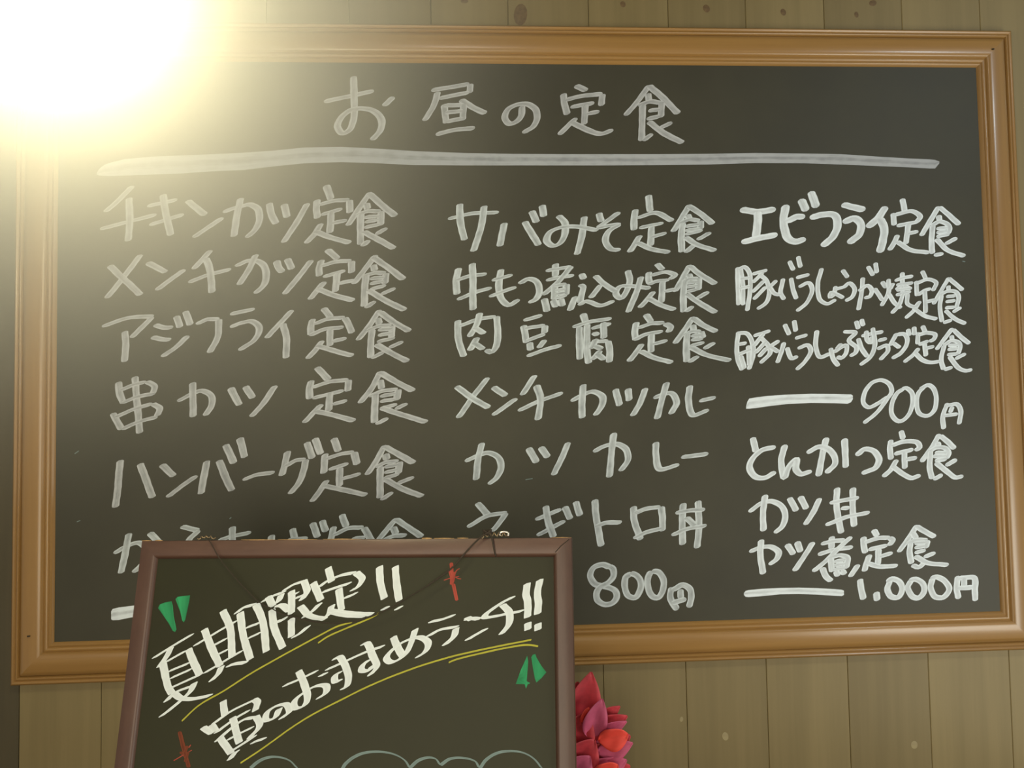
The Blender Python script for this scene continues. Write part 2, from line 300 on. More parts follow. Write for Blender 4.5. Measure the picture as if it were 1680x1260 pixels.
# Handwriting: every line is  "@ox,oy,zoom [nib a,b,angle]" then characters split by "/", strokes by ";"
BOARD_TEXT = """
@500,100,6 6.4,4.0,15
190,402 680,295; 480,150 482,560 440,680 370,712 325,650 350,570 440,490 570,470 690,500 755,580 745,680 660,785; 875,350 775,448
@680,100,6 6.2,3.8,20
165,290 540,228; 548,225 545,320; 240,368 540,310; 230,300 195,430 95,595; 450,380 570,455 705,520; 292,425 312,615; 285,440 480,435; 485,425 475,590; 300,510 480,492; 310,600 480,565; 210,725 400,680 595,662 / 1060,440 1050,540 1000,600 930,618 890,560 920,480 1010,430 1110,425 1190,480 1208,560 1175,640 1065,712
@880,100,6 6.2,3.8,20
380,240 500,295; 265,320 275,420 305,530; 285,385 450,345 650,325; 650,325 640,445; 335,455 570,415; 480,430 470,630; 495,520 620,500; 395,560 330,620 220,732; 335,600 560,705 640,718 755,680 / 1115,235 1010,380 872,542; 1105,240 1230,350 1400,522; 1095,320 1110,395; 1000,440 1120,400 1235,415; 1235,405 1225,560; 1100,490 1220,478; 1085,572 1220,545; 1045,430 1040,600 1035,790; 1050,790 1140,715; 1335,605 1210,665; 1100,595 1250,710 1445,810
@140,290,6 6.6,3.4,18
470,85 340,220 190,352; 145,515 700,372; 430,205 438,430 422,638 / 610,290 905,225; 630,475 970,370; 765,172 800,400 845,578 / 1000,230 1185,382; 1355,400 1060,600
@400,290,6 6.6,3.4,18
-205,350 -100,310 -20,290 60,275 140,320 155,420 110,520 25,605; -30,205 -70,400 -100,595 / 250,258 270,370 320,465; 395,268 430,402; 630,255 520,450 385,655 / 810,82 860,225; 722,222 715,320 725,412; 740,275 900,235 1040,228; 1040,228 1045,358; 760,375 970,315; 860,340 848,558; 870,455 1018,430; 765,455 700,560 608,662; 695,535 830,590 1055,655 / 1250,145 1130,320 1020,488; 1230,165 1350,270 1498,392; 1205,260 1220,325; 1100,378 1220,340 1350,342; 1352,335 1345,485; 1185,398 1340,388; 1190,445 1330,425; 1185,500 1350,465; 1152,360 1148,500 1150,670; 1160,690 1235,620; 1410,502 1300,572; 1170,535 1290,600 1488,712
@140,290,6 6.6,3.4,18
550,760 400,960 205,1202; 235,870 350,980 550,1168 / 605,840 800,945; 980,910 695,1120 / 1240,718 1060,915; 1015,1040 1200,970 1435,908; 1185,800 1225,900 1248,1145
@400,290,6 6.6,3.4,18
-85,880 40,828 130,830 195,870 222,950 200,1060 110,1155; 125,758 50,910 -50,1072 / 320,825 345,900 385,945; 425,805 475,912; 670,815 560,960 395,1162 / 815,712 930,815; 768,812 742,900 742,982; 755,880 900,838 1060,828; 1060,828 1060,950; 780,985 1000,925; 920,940 900,1138; 930,1050 1090,1018; 800,1028 730,1110 645,1215; 715,1100 870,1160 1090,1222 / 1305,765 1200,900 1075,1062; 1270,790 1400,880 1580,1015; 1275,865 1290,930; 1170,980 1300,945 1400,950; 1402,945 1388,1060; 1240,1002 1390,990; 1240,1052 1380,1030; 1240,1110 1400,1068; 1205,960 1190,1120 1185,1280; 1195,1295 1295,1222; 1492,1095 1350,1160; 1215,1110 1380,1210 1595,1318
@160,490,6 6.4,3.4,18
45,275 300,190 555,172; 545,175 440,280 330,390; 270,318 278,450 268,625 / 555,255 660,285 745,285; 530,375 630,400 725,405; 895,360 770,480 632,575; 775,170 815,285; 865,122 915,262 / 970,250 1080,205 1200,202; 1195,200 1185,370 1100,540 / 1305,152 1548,102; 1305,280 1430,235 1530,225 1592,290 1550,400 1392,512
@430,490,6 6.4,3.4,18
300,108 170,250 38,395; 205,245 238,380 238,588 / 600,90 680,190; 498,195 480,290 480,360; 510,250 650,200 815,185; 812,185 850,250 885,340; 465,362 620,300 805,282; 668,300 668,470; 685,420 832,390; 598,408 530,500 442,598; 530,460 700,510 900,565 / 1160,105 1060,260 938,415; 1150,125 1280,220 1458,325; 1140,190 1155,255; 1030,315 1150,270 1275,262; 1278,262 1275,390; 1140,305 1280,298; 1140,360 1290,335; 1130,425 1308,385; 1085,300 1070,440 1068,585; 1075,590 1200,520; 1388,420 1250,485; 1115,445 1280,540 1442,622
@0,500,4 6.4,3.4,18
885,470 900,640 918,845; 778,505 785,580 812,648; 785,562 880,525 960,505; 960,500 1015,535 1000,592; 800,645 900,605 1020,580; 740,710 765,760 800,820; 752,740 880,685 1000,648; 1000,645 1048,680 1030,735; 798,818 920,765 1035,735 / 1165,635 1270,580 1330,565 1388,600 1388,660 1345,732; 1265,508 1268,738
@430,490,6 6.6,3.4,18
-310,875 -270,960 -220,1050; -165,860 -90,982; 135,850 20,1020 -110,1168 / 535,672 660,805; 485,800 465,890 470,990; 490,875 680,815 850,800; 850,798 845,915; 495,980 700,930 805,905; 668,920 655,1112; 690,1040 838,1002; 592,1035 500,1130 408,1228; 520,1105 720,1150 918,1205 / 1170,708 1080,880 958,1035; 1150,720 1320,820 1498,912; 1160,800 1180,890; 1050,965 1180,910 1335,890; 1340,890 1325,1005; 1160,960 1320,935; 1160,1010 1320,990; 1160,1080 1330,1040; 1115,935 1110,1080 1105,1225; 1120,1238 1240,1172; 1430,1030 1310,1090; 1165,1070 1400,1150 1628,1218
@160,700,6 6.8,3.4,20
225,325 205,550 178,800; 420,362 480,530 545,700 / 630,368 755,492; 980,480 850,570 682,698 / 1078,330 1050,480 1018,668; 1195,330 1250,470 1325,632; 1260,175 1345,362; 1400,108 1450,305 / 1430,525 1560,475 1745,450
@430,700,6 6.6,3.4,20
255,235 225,370 190,490; 215,395 340,330 430,320; 430,318 410,430 370,540 270,668; 440,152 495,315; 520,112 580,272 / 705,112 755,245; 622,262 612,370 605,465; 630,315 780,268 905,250; 905,250 935,375; 655,422 850,362; 765,400 762,592; 780,515 972,462; 645,520 570,630 485,745; 600,580 800,620 1035,675 / 1212,175 1130,330 1028,480; 1195,190 1340,270 1502,362; 1215,265 1230,330; 1115,400 1220,350 1345,338; 1355,340 1340,470; 1200,395 1340,375; 1200,450 1330,425; 1190,510 1350,465; 1165,390 1162,540 1160,705; 1170,725 1285,640; 1495,495 1330,560; 1200,510 1380,610 1588,688
@180,850,6 6.6,3.6,20
42,350 150,285 290,243 370,320 340,430 232,540; 190,145 155,340 110,548; 390,140 520,270 / 700,80 880,125; 880,115 780,220 755,380 / 1065,225 1200,180 1392,140; 1208,80 1205,300
@430,700,6 6.4,3.6,20
95,1062 85,1170 / 300,1000 330,1150; 250,1112 450,1100; 495,945 550,1090; 590,920 630,1035 / 785,862 830,988; 705,978 670,1150; 695,1070 850,1000 1000,990; 1000,990 1085,1130; 880,1105 1020,1090 / 1330,895 1240,1000 1140,1120; 1310,905 1450,1000 1578,1088; 1290,985 1320,1060; 1190,1115 1300,1075 1425,1068
@720,310,6 6.4,3.3,15
90,295 340,240 590,232; 205,145 215,350 255,505; 448,162 410,400 335,622 / 645,330 600,570; 842,318 985,558; 912,215 965,332; 1015,158 1035,275 / 1172,258 1240,330 1237,450 1190,535 1120,560 1062,510 1090,430 1200,380 1350,370 1570,410; 1432,268 1410,450 1358,652
@960,310,6 6.2,3.3,15
135,235 160,325; 340,225 210,320 118,388; 118,388 230,362 350,345; 345,345 230,420 198,510 250,590 348,605 / 622,60 642,225; 495,198 480,300 482,408; 510,285 700,235 865,320; 530,385 770,335; 652,370 642,565; 650,475 800,432; 545,452 490,540 430,630; 500,525 650,590 835,628 / 1035,148 960,270 860,428; 1015,165 1130,240 1262,350; 1005,250 1030,300; 930,335 1030,300 1130,315; 1135,312 1135,400; 980,368 1130,350; 980,410 1130,390; 980,450 1155,405; 960,335 945,480 950,625; 980,632 1085,540; 1235,425 1100,505; 975,470 1100,550 1288,612
@720,310,6 6.4,3.3,15
195,775 172,900 178,1042; 165,900 300,858 472,838; 180,1092 350,1020 520,972; 330,730 335,950 335,1195 / 612,788 590,950 620,1090 690,1145 792,1085; 522,902 725,845; 495,1062 630,1010 762,965 / 785,935 880,885 960,912 990,1000 960,1080 885,1125 / 1150,732 1145,865; 1052,805 1180,785 1305,765; 1055,900 1200,868 1330,852; 1308,755 1170,920 1020,1050; 1140,940 1135,1090; 1130,955 1255,935; 1255,935 1250,1050; 1140,1000 1250,985; 1140,1035 1245,1020; 1135,1078 1260,1045; 1035,1078 1068,1210; 1125,1090 1155,1165; 1198,1080 1220,1155; 1348,1052 1285,1205
@960,310,6 6.0,3.2,15
-38,832 -10,890; -50,940 -20,965 -40,1060 -50,1125; -70,1145 10,1105 150,1148 288,1102; 92,850 180,930 305,1015; 160,935 48,1080 / 420,800 438,900 400,1020 350,1080 302,1030 340,965 450,955 645,980; 552,858 510,1000 420,1220 / 700,732 768,800; 628,815 625,880 635,935; 645,850 800,818 880,850 830,895 ; 615,942 700,910 830,895; 762,910 748,1125; 780,1008 895,985; 678,1005 600,1100 530,1175; 610,1070 740,1140 890,1192 / 1035,742 970,860 878,1018; 1025,755 1130,840 1290,940; 1018,835 1035,880; 950,918 1030,885 1115,880; 1118,875 1112,1000; 985,925 1110,915; 985,968 1110,950; 985,1015 1110,985; 978,900 965,1060 968,1215; 985,1215 1062,1150; 1215,1010 1095,1082; 990,1030 1120,1120 1292,1222
@720,500,6 6.2,3.4,15
188,150 190,330 248,512; 198,212 380,145 560,115; 568,112 580,300 560,420 512,470 460,438; 405,75 370,200 298,322; 345,222 455,288; 382,315 300,458; 335,370 445,442 / 832,155 1018,102; 832,202 862,375; 850,232 1045,202; 1045,202 1038,285; 858,355 1045,288; 893,370 905,450; 1045,340 980,432; 865,508 1050,440 1208,398 / 1418,85 1445,175; 1315,220 1500,165 1700,135; 1382,215 1385,400 1388,540; 1460,190 1455,400 1475,580; 1500,235 1600,208 1695,185; 1620,170 1622,335; 1515,270 1570,305; 1460,400 1550,365 1665,355; 1665,355 1680,450 1678,570; 1550,330 1500,440; 1525,400 1612,440; 1595,445 1500,548; 1550,480 1635,545
@960,500,6 6.2,3.4,15
595,90 650,175; 505,168 490,260 495,350; 520,230 650,185 780,178; 780,178 840,220 815,278; 475,350 600,290 765,260; 652,290 648,472; 665,388 810,350; 562,380 500,470 425,565; 535,450 680,520 862,572 / 1070,112 990,230 880,388; 1055,125 1160,200 1298,270; 1060,195 1068,258; 965,295 1050,265 1140,262; 1140,262 1160,330; 1040,305 1150,300; 1040,345 1160,335; 1030,408 1172,370; 1002,285 995,430 998,565; 1015,570 1115,502; 1275,370 1165,438; 1030,412 1180,490 1435,552
@720,500,6 6.4,3.6,20
485,712 340,900 185,1120; 168,800 300,900 498,1018 / 530,805 665,900; 768,920 640,1010 528,1090 / 950,688 815,895; 780,1045 960,960 1220,865; 960,790 1000,920 975,1138 / 1300,950 1400,895 1520,855 1612,910 1600,1000 1535,1095; 1422,780 1408,950 1412,1118
@960,500,6 6.2,3.6,20
298,828 340,995; 422,822 432,948; 595,815 540,970 460,1100 / 672,920 760,885 850,872 900,960 840,1082; 805,758 750,950 705,1130 / 1030,792 1018,940 1055,1085 1218,1035 / 1122,948 1285,912
@740,700,6 6.2,3.8,20
138,342 250,290 370,258 470,310 492,400 450,500 370,570; 305,155 270,300 245,528 / 760,208 845,355; 880,198 955,305; 1155,150 1080,330 1005,482
@940,700,6 6.2,3.8,20
200,248 300,195 430,172 520,220 542,320 465,442; 402,58 380,250 358,502 / 815,150 818,300 850,415 1045,375 / 1065,300 1332,268
@740,700,6 6.2,3.8,20
255,748 370,880; 160,990 350,880 550,845; 545,845 480,940 400,1035 / 830,915 1085,812; 845,1072 980,1000 1122,925; 930,778 955,930 1012,1090; 1118,785 1175,912; 1225,735 1270,878
@940,700,6 6.2,3.8,20
215,715 230,900 280,1178; 220,980 330,945 480,942 / 595,782 605,930 665,1115; 595,855 720,808 860,790; 868,785 880,900 880,1030; 595,1100 720,1040 870,1000 / 1085,750 1075,950 1080,1165; 1230,728 1240,950 1222,1198; 1008,848 1150,825 1300,818; 970,1068 1130,1005 1315,972; 1110,890 1200,975
@920,860,6 5.8,5.0,20
495,425 410,397 320,430 290,510 340,590 430,612 530,650 550,720 500,780 430,790 365,750 352,680 385,620 465,575 520,510 515,440 480,410 / 700,478 640,520 628,600 660,700 730,722 780,650 785,560 740,500 690,478 / 890,458 860,520 858,620 900,710 960,720 1005,640 1010,540 960,470 900,458 / 1085,620 1080,730 1145,845; 1090,650 1200,598 1270,640 1285,720 1262,822; 1178,640 1182,735; 1090,778 1235,735
@1190,300,6 7.4,5.6,15
145,262 300,285 495,262; 318,280 318,400 300,545; 158,585 330,545 512,508 / 595,215 572,400 620,550 700,578 790,552; 590,385 700,335 778,335; 742,160 795,280; 840,85 895,245 / 832,345 970,310 1075,320 1102,420 1060,530 950,628 / 1145,212 1375,268; 1155,388 1270,350 1330,400 1320,500 1210,600 / 1580,230 1510,340 1395,442; 1520,345 1565,450 1550,560 1518,690
@1400,300,6 5.2,3.6,15
480,155 508,285; 390,298 402,420; 400,315 580,280 655,335 620,395; 425,425 640,382; 540,400 515,605; 540,500 638,478; 435,510 400,590 350,668; 420,575 560,660 750,690 / 840,230 770,350 665,525; 840,235 920,300 1045,415; 838,318 848,380; 760,425 850,380 925,410 945,450 925,510; 815,450 930,445; 815,490 920,478; 815,530 945,505; 778,415 768,560 775,700; 790,712 885,698; 1018,540 900,605; 810,550 920,660 1098,725
@1190,300,6 4.2,3.2,20
120,830 122,1000 130,1205; 150,835 170,1000 175,1205; 130,850 185,828 235,880 242,1050 215,1262; 150,945 245,935; 140,1040 245,1018; 262,900 412,858; 370,880 268,985; 340,905 400,960 432,1080 400,1180 312,1245; 385,960 262,1080; 400,1020 275,1150; 505,958 430,1030; 435,1030 480,1090 540,1105 / 568,940 545,1085 580,1150; 645,935 665,1050 700,1145; 628,768 672,862; 715,722 740,835 / 695,935 828,902; 720,1025 820,985 855,1050 800,1180 700,1265 / 948,838 910,1000 930,1150 1000,1190 1090,1150 / 1085,1015 1070,1095 1030,1125 1040,1080 1100,1100 1165,1135; 1080,1048 1170,1025 / 1150,855 1205,935; 1155,1035 1220,988 1272,1040 1250,1120 1180,1165 / 1352,930 1340,1080 1308,1255; 1308,1065 1400,1012 1442,1060 1420,1120 1365,1135; 1465,1038 1550,1160; 1400,820 1455,915; 1475,785 1490,890
@1400,300,6 4.2,3.2,20
280,970 325,1035; 345,945 345,1080 275,1215; 395,985 355,1055; 345,1090 400,1175 470,1235; 480,880 482,1080; 405,965 490,935 588,918; 420,1005 588,985; 470,1010 415,1055; 500,1010 570,1050; 420,1058 560,1040; 415,1105 565,1070; 490,1085 450,1200 372,1288; 530,1090 530,1190 600,1220 660,1165 / 675,865 712,945; 618,965 622,1040 625,1115; 615,990 740,950 815,985 780,1068; 630,1108 700,1060 765,1040; 702,1060 705,1160 708,1285; 715,1172 810,1150; 655,1165 590,1260 510,1335; 585,1230 700,1310 825,1342 / 942,930 870,1050 785,1198; 935,935 1010,1000 1078,1060; 935,1010 935,1060; 855,1100 930,1065 1010,1075 1035,1130 1010,1240; 910,1120 1010,1110; 905,1170 1005,1158; 900,1230 1000,1225; 865,1100 850,1230 870,1370; 880,1378 970,1350; 1060,1225 975,1275; 900,1255 1000,1340 1105,1390
@1190,500,6 4.4,3.4,20
130,262 112,420 125,540 165,645; 150,500 190,630; 125,275 215,285 265,380 272,500 230,640; 225,400 235,600; 125,390 210,375; 130,490 250,440; 275,308 442,255; 380,280 275,412; 345,320 420,400 440,470 342,578; 400,360 288,480; 410,420 325,515; 530,352 440,410; 440,415 525,468 / 578,368 545,480 510,575; 605,420 650,530 715,510; 582,190 630,298; 675,152 692,265 / 685,332 808,295; 710,430 810,398 842,450 790,550 698,642 / 900,250 888,400 930,515 1035,480 / 1065,470 1120,430 1190,400 1185,480 1140,525 1095,510; 1035,425 1060,530 1115,605; 1145,380 1090,440 / 1160,262 1280,275 1215,350 1290,420 1282,470 1225,508; 1305,330 1340,430 1400,515; 1285,158 1310,240; 1338,140 1358,210 / 1338,308 1440,285 1555,265; 1385,255 1395,350 1430,375 1440,310; 1450,225 1470,400 1430,510 1325,595 / 1500,355 1590,332; 1492,435 1590,400 1600,450 1520,545
@1400,500,6 4.4,3.4,20
430,278 400,330 360,405; 425,290 500,290 530,340 515,410 460,480 378,530; 390,375 460,425; 535,238 555,305; 595,215 600,300 / 678,205 708,275; 635,270 632,390; 635,295 730,275 805,295 790,340 745,362; 640,395 740,355; 700,380 712,508; 715,430 795,408; 645,425 580,500 495,568; 600,470 680,545 760,568 850,558 / 978,228 900,330 815,445; 978,240 1060,320 1145,385; 965,300 972,350; 885,400 960,355 1030,370 1050,410 1030,490; 930,400 1030,398; 925,440 1030,430; 920,492 1030,482; 893,395 862,540 885,640; 890,640 975,615; 1105,480 1000,535; 940,505 1030,620 1100,650 1168,640 / 345,900 250,965 150,1010 100,970 110,870 180,770 270,742 345,775 378,850 330,930 220,1070 100,1168 / 500,822 430,870 378,980 382,1090 450,1148 530,1100 582,980 575,870 520,820 480,825 / 700,805 640,870 620,970 650,1070 730,1092 795,1040 815,920 790,830 740,790 650,830 / 925,965 880,1100 888,1225; 915,990 1020,980 1055,1040 1040,1178; 975,1000 950,1065; 890,1092 1030,1075
@1200,700,6 6.0,4.4,20
208,105 240,250; 435,200 300,230 210,310 178,400 230,490 320,505 435,445 / 528,175 490,320 500,430 520,500 560,400 640,320 635,420 680,465 790,440 / 935,105 900,250 855,490; 742,260 850,200 930,210 1000,270 1020,360 930,460; 1112,115 1125,405 / 1225,285 1310,222 1400,240 1452,320 1420,400 1282,462
@1380,700,6 5.2,4.0,20
588,38 610,125; 488,128 480,220 490,325; 495,185 620,145 745,155 770,205 730,235; 520,270 710,222; 622,250 625,415; 640,322 745,305; 548,322 490,420 408,495; 500,390 600,460 690,505 780,480 / 968,70 900,190 788,350; 970,85 1040,140 1118,220; 945,150 962,200; 865,240 940,205 1030,215 1055,260 1035,320; 920,255 1040,255; 900,290 1030,285; 920,335 1040,315; 878,235 868,400 895,515; 905,522 995,468; 1135,320 1025,385; 925,350 1050,450 1120,500 1200,488
@1200,700,6 5.8,3.8,20
172,842 290,755 400,735 500,790 528,880 500,980 425,1050; 332,668 310,850 315,1030 / 568,698 640,832; 675,685 738,812; 870,700 800,850 722,970 / 1040,598 1035,800 1082,1050; 1195,598 1192,800 1208,985; 965,750 1255,698; 925,968 1130,890 1360,842; 1075,800 1165,802
@1200,850,6 5.8,3.8,20
175,332 300,285 400,285 465,340 445,400 372,462; 292,210 285,380 312,552 / 545,255 612,360; 645,230 680,335; 805,232 700,400 615,525 / 988,178 985,305; 880,255 1000,225 1120,218; 850,358 1020,310 1195,285; 1180,180 1040,310 930,420 800,528; 975,385 990,530; 985,385 1070,365 1140,390 1125,500; 1010,425 1120,410; 1010,462 1120,450; 1000,505 1120,490; 890,485 925,570 985,622; 1025,515 1050,572; 1085,510 1115,555; 1248,452 1162,582 / 1398,112 1435,180; 1298,182 1300,270 1320,345; 1305,240 1450,195 1560,192; 1550,190 1585,215 1550,275; 1345,310 1535,268; 1445,300 1440,465; 1460,378 1585,340; 1360,355 1330,440 1305,528; 1330,440 1440,475 1635,468 / 1265,598 1275,700 1300,802 / 1425,725 1435,815
@1380,850,6 5.6,3.8,20
748,65 670,190 562,338; 735,75 820,130 925,190; 700,140 740,205; 640,250 740,215 850,215; 850,215 830,300; 720,245 835,240; 720,290 830,275; 720,340 830,315; 680,240 672,340 690,450; 690,460 760,482 835,425; 925,338 810,385; 720,370 850,440 1055,462
@1380,850,6 5.6,4.6,20
480,610 455,700 490,770 560,780 600,700 570,625 500,598 450,625 / 690,605 655,680 700,770 760,785 815,720 800,640 730,600 670,612 / 900,585 880,680 920,770 1000,780 1062,700 1020,620 940,578 880,595 / 1148,568 1135,680 1155,795; 1150,590 1310,590 1315,700 1320,815; 1210,590 1208,680; 1140,690 1300,680
"""
SLATE_TEXT = """
@240,920,6 7.2,1.7,28
60,965 250,845 468,715; 250,840 215,920 115,1062; 160,990 220,1250 255,1310; 180,1005 400,880; 415,865 470,1000 530,1130; 205,1095 440,1000; 230,1160 460,1060; 200,1270 400,1180 565,1105; 180,1400 280,1300 470,1225; 485,1180 440,1280 240,1460 130,1545; 270,1300 340,1350 450,1360 660,1320 / 465,842 700,700 900,585; 570,670 640,850 730,1040; 755,485 830,680 845,960; 640,845 800,760; 680,935 820,865; 565,1110 750,1000 955,878; 750,1020 710,1110 625,1200; 925,500 960,750 1030,975; 870,530 960,460 1090,425; 1080,425 1150,600 1185,905; 965,665 1140,605; 990,770 1140,700; 785,1040 890,1010 1010,1000 / 1125,412 1250,345 1380,300; 1340,310 1300,400 1220,440; 1200,350 1250,450; 1260,440 1340,440 1420,500; 1235,470 1260,650 1345,865; 1250,605 1330,590 1390,545; 1340,300 1450,235 1570,195; 1550,190 1585,300 1520,405; 1430,285 1435,400 1430,535; 1440,380 1570,330; 1440,340 1500,310; 1432,555 1430,760; 1430,765 1520,710 1615,628
@420,900,6 7.0,1.8,28
430,560 530,660 700,700; 645,525 550,620 450,690; 755,540 720,640 650,705 / 710,180 745,335; 600,395 700,320 850,260 990,235; 980,230 1045,300 1000,380 925,420; 565,330 640,515; 635,435 800,380 945,335; 815,385 845,620; 850,490 930,465 1005,430; 710,605 900,635 1165,648; 735,625 900,655 1100,665 / 1215,165 1225,330 1265,500; 1225,600 1320,575 / 1370,165 1385,350 1412,522; 1360,602 1450,568
@260,1050,6 7.2,1.7,28
635,590 655,745; 525,835 700,710 950,585; 935,575 975,610 950,715; 430,850 540,925; 520,830 570,900; 550,925 760,770 905,685; 730,755 800,1020; 560,1010 690,890 850,780 980,755; 960,745 1000,840 880,985; 610,960 720,1120; 670,990 800,920 945,850; 700,1105 850,1010 970,930; 905,1020 990,985 1070,965; 790,1080 745,1120 690,1195 / 1200,655 1150,760 1060,790 1065,720 1160,650 1260,635 1290,700 1250,740 1190,785 / 1220,458 1380,390 1575,298; 1380,300 1440,450 1470,560 1440,640 1345,670 1340,600 1430,520 1560,450 1650,450 1655,510 1555,590; 1570,355 1672,325
@460,1020,6 7.0,1.8,28
440,478 600,408 850,295 1032,235; 510,378 580,345 640,430 670,560 650,640 598,665; 610,480 540,530 540,590 610,575 / 795,225 855,210 910,340 950,440 868,545; 890,360 810,430 800,480 870,480 930,410 / 1110,145 1160,260 1210,350; 1335,55 1290,200 1220,330 1090,400 1045,360 1110,270 1230,190 1380,155 1458,210 1430,290 1330,362
@680,920,6 7.0,1.9,22
135,605 260,580 405,530; 115,752 250,680 440,645; 415,648 390,740 282,845 / 485,578 570,568 660,575; 500,550 580,590; 500,790 600,730 722,660 / 990,345 850,420 700,530 690,555 800,545 900,525 1085,488; 860,425 930,500 930,620 845,738 / 1110,212 1100,330 1115,400 1112,568; 1115,600 1115,690 / 1238,172 1210,330 1218,400 1212,535; 1215,608 1215,692
"""

# ------------------------------------------------------------------ large chalkboard
BW, BH = 0.840, 0.5076              # half size of the writing surface
OW, OH = 0.912, 0.579               # half size of the frame
board = empty('chalkboard', (0, 0.012, 0), 'large landscape chalkboard in a varnished orange wood frame, covered with handwritten lunch menu', 'chalkboard')
link('board_panel', bevel_box((-BW - 0.012, 0.0, -BH - 0.012), (BW + 0.012, 0.010, BH + 0.012), 0.001, 1), board, [M['board']])
prof = [(0, 0), (0, 13), (1.5, 16.5), (4, 17.8), (6.5, 16.5), (7.6, 14.6), (9, 16.6), (11.5, 17.8), (14, 16.4), (15.2, 13.6), (16.6, 16.2), (18.5, 18.4), (24, 19.8), (31, 21.2), (38, 22.0),
        (45, 22.2), (50, 21.4), (53.2, 19.0), (54.8, 15.6), (57, 17.6), (59.2, 18.3), (61.4, 17.2), (62.6, 15.2), (64, 16.6), (66.2, 17.2), (68.4, 15.6), (70.4, 12.6), (72, 10.5), (72, 1)]
def rail(name, c0, c1, inward, parent, mat, prof, y0, mitre=1.0, basis=None):
    """moulding swept from corner c0 to c1 (both outer corners), mitred; profile = (mm inward, mm proud)"""
    along = (c1 - c0).normalized(); vsx = []; n = len(prof)
    for end in (0, 1):
        c = c0 if end == 0 else c1; sgn = 1 if end == 0 else -1
        for (d, h) in prof:
            vsx.append(c + inward * (d / 1000) + along * (sgn * d / 1000 * mitre) + y0 * (h / 1000))
    fs = [(i, (i + 1) % n, n + (i + 1) % n, n + i) for i in range(n)]
    fs += [tuple(range(n))[::-1], tuple(range(n, 2 * n))]
    me = mesh(name, vsx, fs)
    bm = bmesh.new(); bm.from_mesh(me); bmesh.ops.recalc_face_normals(bm, faces=bm.faces[:]); bm.to_mesh(me); bm.free()
    for p in me.polygons: p.use_smooth = len(p.vertices) == 4
    o = link(name, me, parent, [mat])
    return o
Yw = 0.012; out = Vector((0, -1, 0))
C4 = [Vector((-OW, Yw, OH)), Vector((OW, Yw, OH)), Vector((OW, Yw, -OH)), Vector((-OW, Yw, -OH))]
def sharp(o, ang=50):
    me = o.data
    if hasattr(me, 'set_sharp_from_angle'): me.set_sharp_from_angle(angle=math.radians(ang))
for (i, j, inn, mt) in ((0, 1, (0, 0, -1), 'frame_h'), (1, 2, (-1, 0, 0), 'frame_v'), (2, 3, (0, 0, 1), 'frame_h'), (3, 0, (1, 0, 0), 'frame_v')):
    sharp(rail('frame_rail', C4[i], C4[j], Vector(inn), board, M[mt], prof, out))
# nail heads in the frame corners
for (px, py) in ((47, 1044), (1629, 81)):
    p = on_y(px, py, -0.0106)
    link('nail_head', lathe([(0.0002, 0), (0.002, 0.0003), (0.0026, 0.001), (0.0026, 0.002)], (0, 0, 0), n=12), board, [M['cord']]).location = p - Vector((0, 0.012, 0))

# ------------------------------------------------------------------ handwriting
def ribbon(points, a, b, ang, seedv):
    """outline of an elliptical nib swept along pixel points -> (verts2d, uvs, faces)"""
    u = Vector((math.cos(math.radians(ang)), -math.sin(math.radians(ang)))); v = Vector((u.y, -u.x))
    def sup(n):
        x, y = n.dot(u), n.dot(v); h = math.sqrt((a * x) ** 2 + (b * y) ** 2)
        return u * (a * a * x / h) + v * (b * b * y / h)
    P = [Vector(p) for p in points]; a *= NIB[0]; b *= NIB[1]
    # visible ends -> nib centre
    def trim(p0, p1):
        d = p1 - p0; L = d.length
        if L < 1e-6: return p0
        n = d / L; h = math.sqrt((a * n.dot(u)) ** 2 + (b * n.dot(v)) ** 2)
        return p0 + n * min(h * 0.92, L * 0.42)
    P[0], P[-1] = trim(P[0], P[1]), trim(P[-1], P[-2])
    S = catmull(P, 3.0); n = len(S)
    V = []; UV = []; F = []; L = 0; rnd = random.Random(seedv); ph = rnd.random() * 6
    tan = []
    for i in range(n):
        t = S[min(i + 1, n - 1)] - S[max(i - 1, 0)]
        tan.append(t.normalized() if t.length > 1e-6 else (tan[-1] if tan else Vector((1, 0))))
    off = rnd.random() * 500
    for i in range(n):
        if i: L += (S[i] - S[i - 1]).length
        nn = Vector((-tan[i].y, tan[i].x)); c = sup(nn)
        k1 = 1 + 0.05 * math.sin(L * 0.13 + ph) + 0.03 * math.sin(L * 0.4 + ph * 2)
        k2 = 1 + 0.05 * math.sin(L * 0.11 + ph * 3) + 0.03 * math.sin(L * 0.37 + ph)
        for q, off2 in ((-1, -c * k1), (-0.45, -c * k1 * 0.45), (0.45, c * k2 * 0.45), (1, c * k2)):
            V.append(S[i] + off2); UV.append((L + off, q))
    for i in range(n - 1):
        for q in range(3):
            F.append((4 * i + q, 4 * i + q + 1, 4 * i + 5 + q, 4 * i + 4 + q))
    for (i, sg) in ((0, -1), (n - 1, 1)):
        nn = Vector((-tan[i].y, tan[i].x)); base = 4 * i; fan = [base]
        for k in range(1, 6):
            an = math.pi * k / 6
            nr = nn * (-math.cos(an)) + tan[i] * (sg * math.sin(an))
            V.append(S[i] + sup(nr)); UV.append((UV[base][0] + sg * b * math.sin(an), -math.cos(an)))
            fan.append(len(V) - 1)
        fan += [base + 3, base + 2, base + 1]
        F.append(tuple(fan))
    return V, UV, F
layer = [0]; NIB = [0.95, 0.84]
